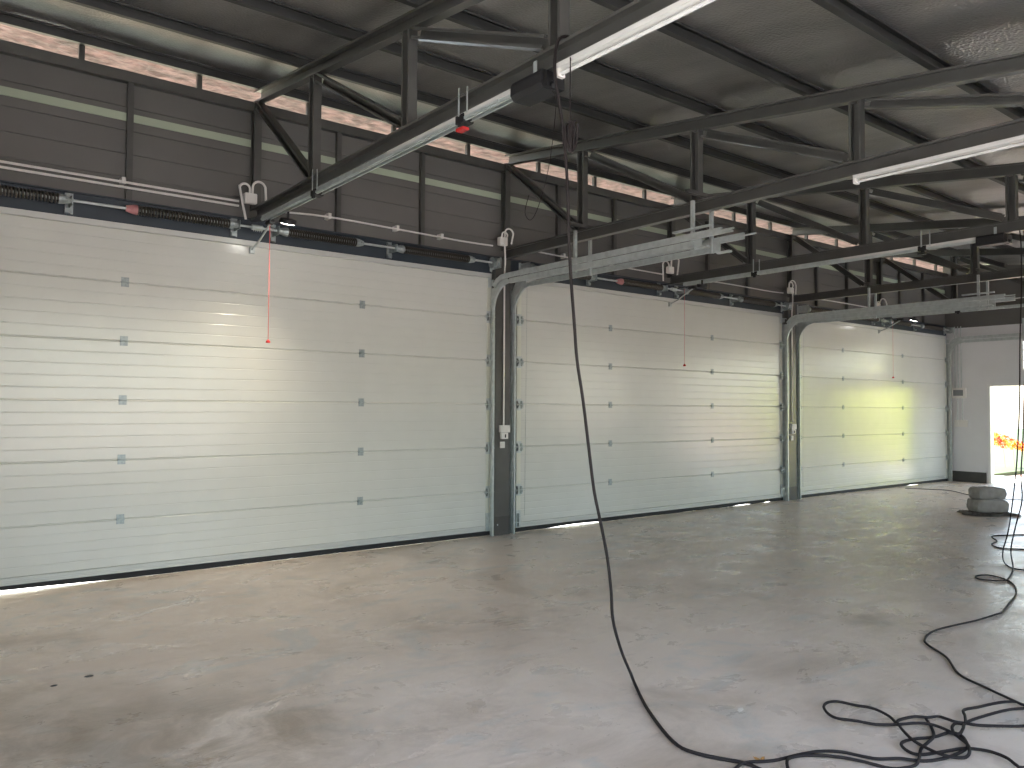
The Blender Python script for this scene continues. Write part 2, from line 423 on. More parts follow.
# ------------------------------------------------------------------ garage doors
MX = [-.33] + TX + [20.2]
def garage_door(n, x0, x1, hx, lifts, label):
    d = tag(empty('door_%d' % n, ((x0+x1)/2, 0, 0)), label, None, None, 'structure')
    for k in range(6):
        z0 = PH*k+(.125 if k == 0 else .0025); z1 = PH*(k+1)-.0025-(.055 if k == 5 else 0)
        e = .009
        pr = [(.042, z0), (e, z0), (0, z0+e)]
        span = z1-z0
        for j in range(1, 5):
            zz = z0+span*j/5
            pr += [(0, zz-.006), (.0018, zz-.0015), (.0018, zz+.0015), (0, zz+.006)]
        pr += [(0, z1-e), (e, z1), (.012, z1), (.012, z1+.0046), (.036, z1+.0046), (.036, z1), (.042, z1)] if k < 5 else [(0, z1-e), (e, z1), (.042, z1)]
        m = MB(); m.prism(pr, (x0, 0, 0), (0, 1, 0), (0, 0, 1), (x1-x0, 0, 0))
        m.build('door_panel', M['door'], d)
    m = MB(); m.box(x0, x1, -.006, .045, H-.055, H)
    m.build('top_rail', M['door_cap'], d)
    m = MB(); m.prism([(.045, .125), (-.004, .125), (-.004, .10), (.0, .097), (.0, .075), (-.004, .07), (-.004, .062), (.045, .062)], (x0, 0, 0), (0, 1, 0), (0, 0, 1), (x1-x0, 0, 0))
    m.build('bottom_rail', M['door_cap'], d)
    # rubber seal: lower lip waves up where the slab dips
    m = MB(); nn = 160
    ring = []
    for i in range(nn+1):
        x = x0+(x1-x0)*i/nn
        l = .003
        for c, wd, h in lifts:
            u = abs(x-c)/wd
            if u < 1: l = max(l, h*(1-u*u))
        ring.append([m.bm.verts.new(p) for p in ((x, -.006, .062), (x, -.006, l+.006), (x, .006, l), (x, .032, l), (x, .04, l+.006), (x, .04, .062))])
    for a, b in zip(ring[:-1], ring[1:]):
        for k in range(6): m.bm.faces.new((a[k], a[(k+1) % 6], b[(k+1) % 6], b[k]))
    m.bm.faces.new(ring[0]); m.bm.faces.new(ring[-1][::-1])
    m.build('bottom_seal', M['rubber'], d)
    for s in (0, 1):
        a = x0 if s == 0 else x1-.075
        for k in range(6):
            z0 = PH*k+(.115 if k == 0 else .01); z1 = PH*(k+1)-.01-(.055 if k == 5 else 0)
            m = MB(); m.box(a, a+.075, -.004, .001, z0, z1)
            m.build('door_stile', M['stile'], d)
    # hinges
    def hinge_mesh():
        m = MB()
        m.box(-.042, .042, -.0045, 0, .006, .062, .001); m.box(-.042, .042, -.0045, 0, -.055, -.006, .001)
        m.cyl((-.046, -.009, 0), (.046, -.009, 0), .0085, 10)
        for sx in (-.025, .025):
            for sz in (-.038, .042): m.cyl((sx, -.009, sz), (sx, -.003, sz), .006, 8)
            m.box(sx-.009, sx+.009, -.014, -.004, -.018, .02)
        return m
    h0 = hinge_mesh().build('hinge', M['zinc_dark'])
    h0.parent = d
    cx = (x0+x1)/2
    first = True
    for x in hx:
        for k in range(1, 6):
            o = h0 if first else h0.copy()
            if not first: C.objects.link(o)
            o.parent = d; o.location = (x-cx, 0, PH*k); o.scale = (.85, 1, .82); first = False
    # end hinges with rollers
    r = MB()
    r.box(-.05, .045, -.006, 0, .01, .075); r.box(-.05, .045, -.006, 0, -.085, -.02)
    r.box(-.05, -.03, -.045, -.004, -.06, .045); r.box(.02, .04, -.045, -.004, -.06, .045)
    r.cyl((-.06, -.055, -.005), (.09, -.055, -.005), .006, 8)
    r.cyl((.072, -.055, -.005), (.09, -.055, -.005), .02, 14)
    r.prism([(-.0, -.06), (-.055, -.035), (-.055, .02), (0, .045)], (-.042, 0, 0), (0, 1, 0), (0, 0, 1), (.004, 0, 0))
    r.prism([(-.0, -.06), (-.055, -.035), (-.055, .02), (0, .045)], (.036, 0, 0), (0, 1, 0), (0, 0, 1), (.004, 0, 0))
    r0 = r.build('roller_hinge', M['zinc']); r0.parent = d; first = True
    for side, x in ((-1, x0+.035), (1, x1-.035)):
        for k in range(1, 6):
            o = r0 if first else r0.copy()
            if not first: C.objects.link(o)
            first = False
            o.parent = d; o.location = (x-cx, 0, PH*k)
            if side < 0: o.rotation_euler = (0, 0, 0); o.scale = (-1, 1, 1)
        # bottom corner bracket
        m = MB(); m.box(x-.04, x+.04, -.01, 0, .06, .30); m.box(x+side*.02, x+side*.026, -.06, -.01, .08, .26)
        m.cyl((x+side*.02, -.055, .14), (x+side*.115, -.055, .14), .006, 8); m.cyl((x+side*.10, -.055, .14), (x+side*.115, -.055, .14), .02, 14)
        m.cyl((x-.02, -.022, .22), (x+.02, -.022, .22), .012, 10)
        m.build('bottom_bracket', M['zinc'], d)
        m = MB(); m.box(x-.03, x+.03, -.012, -.004, H-.19, H-.06); m.box(x+side*.012, x+side*.018, -.07, -.012, H-.17, H-.09)
        m.cyl((x+side*.012, -.06, H-.10), (x+side*.10, -.06, H-.10), .006, 8)
        m.build('top_bracket', M['zinc'], d)
    return d
garage_door(1, *doors[0], (.30, 1.80, 4.40), [(.0, 1.85, .027)], 'nearest white sectional garage door with red pull cord')
garage_door(2, *doors[1], (8.58, 11.04), [(7.9, .62, .018), (11.9, .3, .014), (12.65, .13, .012)], 'middle white sectional garage door behind the hanging black cable')
garage_door(3, *doors[2], (15.3, 17.85), [(18.3, .35, .012)], 'far white sectional garage door catching yellow light')

# ------------------------------------------------------------------ door tracks
def track(x, side, label):
    """side +1: roller slot faces +X. vertical rail, curve, horizontal rail; upper rail; hangers"""
    t = thing('door_track', (x, -.1, 0), label, 'track', 'galvanised garage door tracks')
    w, d = .066, .028
    # path in (y, z)
    yv, zt, R = -.075, 3.350, .36
    path = [(yv, 0), (yv, .6), (yv, 1.2), (yv, 1.9), (yv, 2.5), (yv, zt-R)]
    for k in range(1, 11):
        a = PI/2*k/10
        path.append((yv-R+R*math.cos(a), zt-R+R*math.sin(a)))
    def rail(pts, name, w=w):
        m = MB(); rings = []
        pr = [(0, -w/2), (d, -w/2), (d, w/2), (0, w/2), (0, w/2-.012), (.004, w/2-.012), (.004, w/2-.004), (d-.004, w/2-.004), (d-.004, -w/2+.004), (.004, -w/2+.004), (.004, -w/2+.012), (0, -w/2+.012)]
        for i, p in enumerate(pts):
            q0, q1 = pts[max(i-1, 0)], pts[min(i+1, len(pts)-1)]
            ty, tz = q1[0]-q0[0], q1[1]-q0[1]; L = math.hypot(ty, tz); ty, tz = ty/L, tz/L
            ny, nz = -tz, ty
            rings.append([m.bm.verts.new((x-side*u+side*d/2, p[0]+ny*v, p[1]+nz*v)) for u, v in [(d-a, b) for a, b in pr]])
        n = len(pr)
        for a, b in zip(rings[:-1], rings[1:]):
            for k in range(n): m.bm.faces.new((a[k], a[(k+1) % n], b[(k+1) % n], b[k]))
        m.bm.faces.new(rings[0]); m.bm.faces.new(rings[-1][::-1])
        return m.build(name, M['zinc'], t)
    rail(path[:6], 'vertical_rail', .05)
    rail(path[5:], 'curved_rail', .045)
    rail([(yv-R, zt), (-1.2, zt), (-2.3, zt), (-3.42, zt)], 'horizontal_rail')
    rail([(-.10, 3.31), (-.16, 3.38), (-.26, 3.42), (-.4, 3.428), (-1.5, 3.428), (-2.6, 3.428), (-3.76, 3.428)], 'upper_rail')
    # wall angle beside the vertical rail
    m = MB(); xa = x-side*.022
    m.prism([(0, 0), (0, -.11), (-side*.003, -.11), (-side*.003, -.003), (-side*.04, -.003), (-side*.04, 0)], (xa, .044, 0), (1, 0, 0), (0, 1, 0), (0, 0, 3.3))
    m.build('wall_angle', M['zinc'], t)
    # horn bracket plate joining rails at the curve
    m = MB(); m.prism([(-.06, 3.05), (-.09, 3.05), (-.12, 3.18), (-.26, 3.31), (-.36, 3.33), (-.36, 3.41), (-.12, 3.38), (-.06, 3.3)], (x-side*.026, 0, 0), (0, 1, 0), (0, 0, 1), (side*.004, 0, 0))
    m.build('curve_plate', M['zinc'], t)
    # hangers
    for yh, zh in ((-1.66 if side < 0 else -1.60, 3.80), (-3.40, 3.80)):
        m = MB(); xh = x-side*.03
        m.box(xh-.018, xh+.018, yh-.002, yh+.001, 3.30, zh)
        m.box(xh-.018, xh-.015, yh, yh+.03, 3.30, zh)
        for k in range(7): m.cyl((xh+.004, yh-.004, 3.42+k*.05), (xh+.004, yh, 3.42+k*.05), .005, 6)
        m.build('hanger', M['zinc'], t)
    m = MB(); m.box(x-.02, x+.02, -3.62, -3.16, 3.495, 3.515); m.build('stiffener_angle', M['zinc'], t)
    m = MB(); m.box(x-side*.034, x-side*.029, -3.50, -3.38, 3.30, 3.45); m.build('end_plate', M['zinc'], t); m = MB(); m.box(x-.02, x+.02, -3.46, -3.44, 3.29, 3.31); m.cyl((x-.02, -3.60, 3.30), (x-.02, -3.45, 3.30), .012, 8); m.cyl((x+.015, -3.60, 3.30), (x+.015, -3.45, 3.30), .012, 8)
    m.build('end_stop', M['zinc'], t)
    m = MB(); m.box(x-.01, x+.012, -3.90, -3.70, 3.425, 3.437); m.build('rail_tongue', M['zinc'], t)
    return t
track(6.295, -1, 'galvanised track along the right side of the nearest garage door')
track(6.655, 1, 'galvanised track along the left side of the middle garage door')
track(13.17, -1, 'galvanised track along the right side of the middle garage door')
track(13.575, 1, 'galvanised track along the left side of the far garage door')
track(20.085, -1, 'galvanised track in the corner between the far garage door and white wall')
# cross channels over the chord carrying the hangers
for tx, wh in ((6.475, 'nearest'), (13.38, 'far')):
    for y, pos in ((-1.62, 'the first post from the doors'), (-3.40, 'the second post from the doors')):
        m = MB(); m.prism(c_profile(.05, .035, .004, .008), (tx-.26, y, 3.862), (0, 0, 1), (0, 1, 0), (.50, 0, 0))
        o = m.build('cross_channel', M['steel'], loc=(tx, y, 3.862))
        tag(o, 'short channel across the truss over the %s column, at %s' % ('first' if wh == 'nearest' else 'second', pos.replace(' from the doors', ' from the wall')), 'bracket', 'cross channels holding the track hangers')

# ------------------------------------------------------------------ torsion springs
def spring_shaft(off, label):
    t = thing('torsion_spring_shaft', (off+3.1, -.12, 3.62), label, 'spring shaft', 'torsion spring shafts over the doors')
    y, z = -.12, 3.625
    m = MB(); m.cyl((off+.02, y, z), (off+6.34, y, z), .0135, 12); m.build('shaft', M['zinc'], t, True)
    for a, b in ((.15, 1.20), (1.86, 2.78), (3.40, 4.25), (4.87, 5.86)):
        m = MB(); turns = int((b-a)/.028); n = turns*10
        pts = [(off+a+(b-a)*i/n, y+.040*math.cos(2*PI*i/10), z+.040*math.sin(2*PI*i/10)) for i in range(n+1)]
        m.tube(pts, .0105, 5)
        m.build('spring', M['spring'], t, True)
        for e, s in ((a, -1), (b, 1)):
            m = MB(); m.tube([(off+e-s*.01, y, z), (off+e+s*.03, y, z), (off+e+s*.09, y, z)], [.05, .046, .03], 14)
            m.cyl((off+e+s*.05, y-.055, z), (off+e+s*.05, y+.055, z), .008, 8)
            m.build('winding_cone', M['cone'] if e == 1.86 else M['zinc_dark'], t, False)
    for e in (1.30, 2.87, 3.30, 4.77):
        m = MB(); x = off+e
        m.box(x-.004, x+.004, -.17, .028, z-.045, z+.045); m.box(x-.035, x+.035, .022, .029, z-.10, z+.10)
        m.box(x-.04, x+.004, -.02, .022, z+.06, z+.085); m.box(x-.04, x+.01, -.03, .022, z-.10, z-.06)
        m.cyl((x-.01, y, z), (x+.01, y, z), .032, 14)
        m.build('bearing_bracket', M['zinc_dark'], t)
    for e in (.06, 6.27):
        m = MB(); x = off+e
        m.tube([(x-.035, y, z), (x-.03, y, z), (x+.015, y, z), (x+.03, y, z), (x+.035, y, z)], [.075, .058, .058, .075, .075], 20)
        m.build('cable_drum', M['zinc_dark'], t)
        m = MB(); x = off+e+(.06 if e > 3 else -.06); m.box(x-.003, x+.003, -.2, .028, z-.07, z+.07); m.box(x-.02, x+.02, .02, .029, z-.09, z+.09)
        m.cyl((x-.008, y, z), (x+.008, y, z), .03, 14)
        m.build('end_plate', M['zinc'], t)
        # lift cable down to the bottom bracket
        x = off+e
        m = MB(); m.cyl((x, y+.058, z), (x+.0, -.03, .22), .002, 6); m.build('lift_cable', M['zinc_dark'], t)
    m = MB(); x = off+3.07; m.cyl((x-.06, y, z), (x+.06, y, z), .03, 12)
    for k in range(5): m.cyl((x-.05+k*.022, y-.03, z-.02), (x-.05+k*.022, y-.035, z-.05), .004, 6)
    m.build('shaft_coupling', M['zinc'], t)
    return t
spring_shaft(0, 'torsion spring shaft above the nearest garage door')
spring_shaft(6.83, 'torsion spring shaft above the middle garage door')
spring_shaft(13.70, 'torsion spring shaft above the far garage door')

# ------------------------------------------------------------------ trusses
def truss(x, label):
    t = thing('roof_truss', (x, -5, 3.78), label, 'truss', 'steel roof trusses')
    S = M['steel']
    dx = .08
    ye = -9.9
    def member(p0, p1, w, name, flip=1):
        """C member from p0 to p1 (y,z), centre line, opening toward -X"""
        a, b = Vector((0, *p0)), Vector((0, *p1)); dirn = (b-a).normalized()
        v = Vector((1, 0, 0)).cross(dirn)
        m = MB(); m.prism(c_profile(w, dx, .005, .020), (x-dx/2, *p0), (1, 0, 0), v, b-a)
        return m.build(name, S, t)
    cw = .13
    member((.02, 3.785), (ye, 3.785), cw, 'bottom_chord')
    member((-.05, ctop(-.05)-cw/2), (ye, ctop(ye)-cw/2), cw, 'top_chord')
    vy = [.0, -1.55, -3.27, -5.0, -6.72, -8.44]
    vy[0] = -.03
    for i, y in enumerate(vy):
        member((y, 3.852), (y, ctop(y)-cw), .105, 'vertical_post')
        if i+1 < len(vy):
            yb = vy[i+1]
            if ctop(yb)-cw-3.85 > .08 and i < 4:
                member((y-.10, ctop(y)-cw-.055), (yb+.10, 3.905), .085, 'diagonal_brace')
    return t
names = ['over the middle of the nearest garage door', 'over the column between the nearest and middle doors', 'over the middle of the middle garage door',
         'over the column between the middle and far doors', 'over the middle of the far garage door']
for x, nm in zip(TX, names): truss(x, 'grey steel roof truss '+nm)

# ------------------------------------------------------------------ purlins
ords = ['first', 'second', 'third', 'fourth', 'fifth', 'sixth', 'seventh', 'eighth', 'ninth']
for i, y in enumerate(PY[:9]):
    m = MB()
    sl = math.atan(.128); u = Vector((0, math.cos(sl), math.sin(sl))); v = Vector((0, -math.sin(sl), math.cos(sl)))
    m.prism(c_profile(.10, .065, .003, .018), (XL-.0, y-.025, ctop(y-.025)+.053), u, v, (XR-XL, 0, 0))
    o = m.build('roof_purlin', M['purlin'], loc=((XL+XR)/2, y, ctop(y)))
    tag(o, 'dark channel purlin under the foil roof, the %s one out from the garage door wall' % ords[i], 'purlin', 'roof purlins')
# cleats in the eave gap
n = 0
for a, b in zip([-.33]+TX, TX+[XR]):
    for k in range(3):
        x = a+(b-a)*(k+.55)/3.1
        m = MB(); m.box(x-.025, x+.025, -.018, -.014, 5.026, 5.17); m.box(x-.025, x-.021, -.014, .03, 5.026, 5.17)
        o = m.build('eave_cleat', M['steel'], loc=(x, 0, 5.026))
        tag(o, 'small steel cleat standing in the pink eave gap above the cladding', 'bracket', 'cleats in the eave gap'); n += 1

# wall mullions
for bi, (a, wh) in enumerate([(-.36, 'nearest'), (3.05, 'nearest'), (6.50, 'middle'), (9.92, 'middle'), (13.35, 'far'), (16.77, 'far')]):
    for k, dxx in enumerate((1.03, 2.18)):
        x = a+dxx
        m = MB(); m.prism(c_profile(.055, .055, .003, .012), (x, .049, 3.743), (0, -1, 0), (1, 0, 0), (0, 0, 1.177))
        o = m.build('wall_mullion', M['steel'], loc=(x, 0, 3.743))
        pos = ['left', 'right'][bi % 2]; p2 = ['outer', 'inner'][k if bi % 2 else 1-k] if False else ['left one', 'right one'][k]
        tag(o, 'dark mullion above the %s half of the %s garage door, %s of two' % (pos, wh, p2.replace(' one', '')), 'mullion', 'mullions on the grey cladding')

# ------------------------------------------------------------------ openers
def opener(x, lampx, lit, wh, cord_y, cord_z, y0=-.30):
    t = thing('door_opener', (x, -2.5, 3.62), 'ceiling rail opener with black motor unit under the truss of the %s garage door' % wh, 'door opener', 'garage door openers')
    xr = x-.0
    m = MB(); m.prism(c_profile(.06, .062, .003, .014), (xr, y0, 3.665), (0, 0, 1), (1, 0, 0), (0, -4.66-y0, 0))
    m.box(xr-.040, xr-.032, -4.46, y0, 3.672, 3.690)
    m.build('opener_rail', M['zinc'], t)
    m = MB(); m.box(xr-.036, xr-.0305, -4.65, -3.0, 3.690, 3.722); m.build('rail_cover', M['batten'], t)
    # motor housing with chamfered nose
    m = MB()
    pr = [(-.09, 3.635), (-.065, 3.605), (.065, 3.605), (.09, 3.635), (.09, 3.69), (.075, 3.718), (-.075, 3.718), (-.09, 3.69)]
    m.prism(pr, (x, -4.65, 0), (1, 0, 0), (0, 0, 1), (0, -.29, 0))
    m.build('motor_housing', M['black'], t)
    m = MB(); m.box(x-.07, x+.07, -4.975, -4.93, 3.61, 3.70); m.cyl((x-.03, -4.97, 3.63), (x-.03, -4.995, 3.61), .018, 10)
    m.build('terminal_box', M['black'], t)
    m = MB(); m.box(x-.055, x-.049, -4.86, -4.83, 3.70, 3.80); m.build('motor_strap', M['zinc'], t)
    for yb, rd in ((-1.62, False), (-4.02, True)):
        m = MB(); m.box(x-.045, x+.045, yb-.05, yb+.05, 3.655, 3.715, .004); m.box(x-.05, x-.03, yb-.03, yb+.01, 3.63, 3.70)
        cl = m.build('rail_clamp', M['black'], t)
        m = MB(); m.box(x-.048, x-.044, yb-.004, yb+.012, 3.70, 3.90); m.box(x-.048, x-.044, yb-.104, yb-.09, 3.70, 3.88); m.build('clamp_strap', M['zinc'], cl)
        if rd:
            m = MB(); m.box(x-.035, x+.02, yb-.03, yb+.06, 3.612, 3.633, .003); m.build('release_catch', M['red'] if x < 5 else M['black'], cl)
    # door arm from the trolley to the door top
    m = MB(); m.tube([(x, -.46, 3.60), (x-.02, -.20, 3.46), (x-.03, -.035, 3.40)], .011, 8)
    m.build('door_arm', M['zinc'], t)
    m = MB(); m.box(x-.05, x, -.04, -.008, 3.36, 3.43); m.build('arm_bracket', M['zinc'], t)
    m = MB(); m.box(x-.025, x+.025, -.52, -.40, 3.60, 3.642); m.build('trolley', M['black'], t)
    m = MB(); m.cyl((x, cord_y, 3.62), (x, cord_y, cord_z+.03), .0032 if x < 5 else .002, 6)
    cd = m.build('release_cord', M['cord_red'], t)
    m = MB(); m.tube([(x, cord_y, cord_z+.035), (x, cord_y, cord_z+.02), (x, cord_y, cord_z)], [.006, .02, .024], 10); m.build('cord_handle', M['red'], cd)
    # round lamp in front
    lab = 'round black lamp glowing at the front of the opener rail above the %s garage door' % wh if lit else 'unlit round black lamp under the opener rail above the %s garage door' % wh
    lt = thing('round_lamp', (lampx, -.72, 3.60), lab, 'lamp', 'round opener lamps')
    tilt = .35
    def L(y, z): return (y*math.cos(tilt)-z*math.sin(tilt), y*math.sin(tilt)+z*math.cos(tilt))
    m = MB(); m.tube([(lampx, -.72+L(0, .03)[0], 3.60+L(0, .03)[1]), (lampx, -.72+L(0, .02)[0], 3.60+L(0, .02)[1]), (lampx, -.72+L(0, -.02)[0], 3.60+L(0, -.02)[1])], [.05, .085, .09], 24)
    m.build('lamp_housing', M['black'], lt, True)
    m = MB(); m.tube([(lampx, -.72+L(0, -.0195)[0], 3.60+L(0, -.0195)[1]), (lampx, -.72+L(0, -.026)[0], 3.60+L(0, -.026)[1])], [.072, .07], 24)
    m.build('lamp_lens', M['led'] if lit else M['screen'], lt, True)
    m = MB(); m.box(lampx-.01, lampx+.01, -.73, -.71, 3.63, 3.70); m.build('lamp_stem', M['black'], lt)
    if lit:
        ld = bpy.data.lights.new('opener_lamp_light', 'SPOT'); ld.energy = lit; ld.color = (1, .86, .66); ld.spot_size = math.radians(112); ld.spot_blend = 1; ld.shadow_soft_size = .06
        lo = bpy.data.objects.new('opener_lamp_light', ld); C.objects.link(lo); lo.location = (lampx, -.72, 3.565); lo.parent = None
        lo.rotation_euler = Vector((-.22, -.12, -1)).to_track_quat('-Z', 'Y').to_euler()
    return t
opener(3.08, 3.17, 60, 'nearest', -.46, 2.36)
opener(9.95, 9.86, 0, 'middle', -.30, 2.38)
opener(16.80, 16.86, 30, 'far', -.30, 2.38)

# ------------------------------------------------------------------ light battens
def batten(x, y0, y1, label):
    t = thing('light_batten', (x, (y0+y1)/2, 3.68), label, 'light fitting', 'white tube light battens')
    m = MB(); m.prism([(-.035, 3.718), (.035, 3.718), (.032, 3.69), (.012, 3.683), (-.012, 3.683), (-.032, 3.69)], (x, y0, 0), (1, 0, 0), (0, 0, 1), (0, y1-y0, 0))
    m.build('batten_body', M['batten'], t)
    m = MB(); m.cyl((x, y0-.03, 3.664), (x, y1+.03, 3.664), .012, 14); m.build('light_tube', M['tube'], t, True)
    for y in (y0, y1):
        s = -1 if y == y0 else 1
        m = MB(); m.box(x-.03, x+.03, y, y+s*.03, 3.645, 3.716, .002); m.build('tube_holder', M['pvc'], t)
    return t
batten(3.06, -5.02, -6.90, 'long white tube light under the nearest truss at the top of the picture')
batten(6.51, -4.99, -6.60, 'long white tube light under the second truss, at the right picture edge')

# ------------------------------------------------------------------ conduits and junction boxes
def conduit(pts, r, label, loc, group='white wall conduits', clips=()):
    t = thing('conduit_pipe', loc, label, 'conduit', group)
    m = MB(); m.tube(pts, r, 10); m.build('pipe', M['pvc'], t, True)
    for c in clips:
        m = MB(); m.box(c[0]-.018, c[0]+.018, c[1]-.016, .0605, c[2]-.018, c[2]+.045); m.build('pipe_clip', M['pvc'], t)
    return t
conduit([(XL+.02, -.03, 3.905), (2.90, -.03, 3.905)], .0125, 'upper of the two white pipes above the nearest garage door', (1.2, -.03, 3.905), clips=[(1.76, -.03, 3.905)])
conduit([(XL+.02, -.03, 3.855), (2.90, -.03, 3.855)], .0125, 'lower of the two white pipes above the nearest garage door', (1.2, -.03, 3.855), clips=[(.66, -.03, 3.828)])
conduit(smooth_path([(3.25, -.05, 3.85), (3.9, -.03, 3.895), (4.85, -.03, 3.885), (5.8, -.03, 3.87), (6.3, -.05, 3.87)]), .011, 'single white pipe from the nearest truss end to the first column', (4.8, -.03, 3.885), clips=[(3.95, -.03, 3.895), (4.85, -.03, 3.885), (5.5, -.03, 3.875)])
conduit(smooth_path([(6.75, -.05, 3.90), (7.5, -.03, 3.885), (8.6, -.03, 3.875), (9.72, -.05, 3.86)]), .011, 'single white pipe on the cladding above the left half of the middle garage door', (8.2, -.03, 3.88), clips=[(7.6, -.03, 3.885)])
conduit(smooth_path([(10.1, -.05, 3.87), (11.5, -.03, 3.885), (12.6, -.03, 3.875), (13.1, -.05, 3.88)]), .011, 'single white pipe on the cladding above the right half of the middle garage door', (11.6, -.03, 3.88), clips=[(11.0, -.03, 3.885)])
conduit(smooth_path([(13.7, -.05, 3.87), (15., -.03, 3.885), (16.5, -.05, 3.87)]), .011, 'single white pipe on the cladding above the left half of the far garage door', (15, -.03, 3.88))

def junction(x, label, loops, down=None):
    t = thing('junction_box', (x, -.06, 3.93), label, 'junction box', 'white junction boxes at the truss ends')
    y = -.10
    m = MB(); m.box(x-.065, x+.065, y-.03, y+.04, 3.88, 3.99, .006); m.box(x-.045, x+.045, y-.036, y-.028, 3.90, 3.97)
    m.build('box_body', M['pvc'], t)
    for (x0, z0, w, h, x1, z1, rr) in loops:
        pts = [(x0, y, z0)]
        for k in range(0, 9):
            a = PI-PI*k/8
            pts.append((x0+w/2+w/2*math.cos(a), y-.01, z0+h+abs(w)/2*math.sin(a)))
        pts += [(x1, y-.01, z1)]
        m = MB(); m.tube(smooth_path(pts, 4), rr, 8); m.build('flexible_conduit', M['pvc'], t, True)
    if down:
        m = MB(); m.tube(smooth_path([(x+.01, y-.035, 3.97), (x+.01, y-.035, 3.85), (down+.0, -.10, 3.68), (down, -.085, 3.45), (down, -.085, 2.6), (down, -.085, 1.46)], 6), .0115, 8)
        m.build('drop_conduit', M['pvc'], t, True)
    return t
junction(3.0, 'white junction box with two looping hoses at the nearest truss end', [(2.99, 3.97, -.11, .06, 2.95, 3.70, .013), (3.02, 3.97, .14, .09, 3.17, 3.87, .013)])
junction(6.43, 'white junction box with looped hose on top of the first column', [(6.41, 3.97, .09, .05, 6.45, 3.9, .011), (6.46, 3.96, .14, .09, 6.57, 3.92, .012)], 6.475)
junction(9.84, 'white junction box with two looping hoses above the middle garage door', [(9.80, 3.92, -.15, .07, 9.66, 3.74, .012), (9.86, 3.96, .18, .13, 10.0, 3.86, .013)])
junction(13.27, 'white junction box with arched hoses on top of the second column', [(13.2, 3.95, .13, .08, 13.28, 3.9, .011), (13.21, 3.92, .22, .10, 13.42, 3.88, .012)], 13.33)
junction(16.55, 'white junction box with arched hoses at the truss above the far garage door', [(16.5, 3.9, .14, .05, 16.6, 3.85, .011), (16.62, 3.85, .32, .09, 16.95, 3.8, .012)])

def switches(x, z, label):
    t = thing('switch_box', (x, -.075, z), label, 'switch', 'switch boxes on the columns')
    m = MB(); m.box(x-.075, x+.085, -.125, -.072, z, z+.095, .005); m.box(x-.03, x+.06, -.131, -.124, z+.02, z+.075, .002); m.build('socket_box', M['pvc'], t)
    m = MB(); m.box(x-.055, x+.055, -.118, -.072, z-.088, z-.004, .004); s = m.build('isolator_box', M['pvc'], t)
    m = MB(); m.box(x-.005, x+.012, -.128, -.118, z-.07, z-.025, .002); m.build('isolator_knob', M['black'], s)
    m = MB(); m.box(x-.055, x+.02, -.092, -.072, z-.21, z-.125, .003); m.box(x-.035, x, -.097, -.091, z-.19, z-.145, .001); m.build('wall_button', M['pvc'], t)
    return t
switches(6.475, 1.37, 'white switch boxes on the first column beside the nearest garage door')
switches(13.33, 1.33, 'white switch boxes on the second column beside the far garage door')

# control panel on the end wall
t = thing('control_panel', (XR-.04, -.26, 2.1), 'white control box with grey display high on the end wall', 'control box')
m = MB(); m.box(XR-.08, XR-.002, -.42, -.11, 1.99, 2.24, .006); m.build('panel_box', M['pvc'], t)
m = MB(); m.box(XR-.088, XR-.079, -.37, -.15, 2.05, 2.19, .002); m.build('display', M['screen'], t)
for i, yy in enumerate((-.17, -.24, -.31)):
    m = MB(); m.cyl((XR-.02, yy, 2.24), (XR-.02, yy, 3.72), .011, 8); m.build('riser_pipe', M['zinc'], t, True)
t = thing('switch_box', (XR-.04, -.3, 1.4), 'white double switch on the end wall below the control box', 'switch')
m = MB(); m.box(XR-.05, XR, -.44, -.15, 1.31, 1.47, .006); m.build('socket_box', M['pvc'], t)
m = MB(); m.box(XR-.056, XR-.049, -.41, -.34, 1.35, 1.43, .002); m.build('rocker', M['pvc'], t)
m = MB(); m.box(XR-.056, XR-.049, -.25, -.18, 1.35, 1.43, .002); m.build('rocker', M['pvc'], t)
for i, yy in enumerate((-.22, -.33)):
    m = MB(); m.cyl((XR-.02, yy, 1.47), (XR-.02, yy, 1.985), .011, 8); m.build('riser_pipe', M['zinc'], t, True)

# ------------------------------------------------------------------ cables
def cable(name, paths, r, label, loc, cat='cable', group=None, n=8):
    m = MB()
    for p in paths: m.tube(smooth_path(p, 5), r, n)
    return tag(m.build(name, M['cable'], smooth=True, loc=loc), label, cat, group)

hang = [(3.10,-5.06,3.895),(3.056,-5.05,3.88),(3.026,-5.05,3.84),(3.006,-5.05,3.74),(3.012,-5.05,3.62),(3.06,-5.05,3.4),(3.096,-5.05,3.158),(3.114,-5.05,2.894),(3.122,-5.05,2.688),(3.14,-5.05,2.453),(3.165,-5.05,2.218),(3.19,-5.05,1.982),(3.239,-5.05,1.746),(3.29,-5.05,1.447),(3.332,-5.05,1.206),(3.383,-5.05,1.023),(3.443,-5.05,.8),(3.478,-5.05,.591),(3.495,-5.05,.407),(3.566,-5.05,.212),(3.64,-5.06,.06),(3.60,-5.14,.012),(3.374,-5.443,.010),(3.158,-5.805,.010),(3.145,-5.973,.010),(3.238,-6.171,.010),(3.242,-6.24,.010),(3.238,-6.339,.010),(3.209,-6.484,.010)]
cable('hanging_cable', [hang], .0095, 'thick black cable hanging from the nearest truss in front of the middle door', (3.1, -5.05, 0))
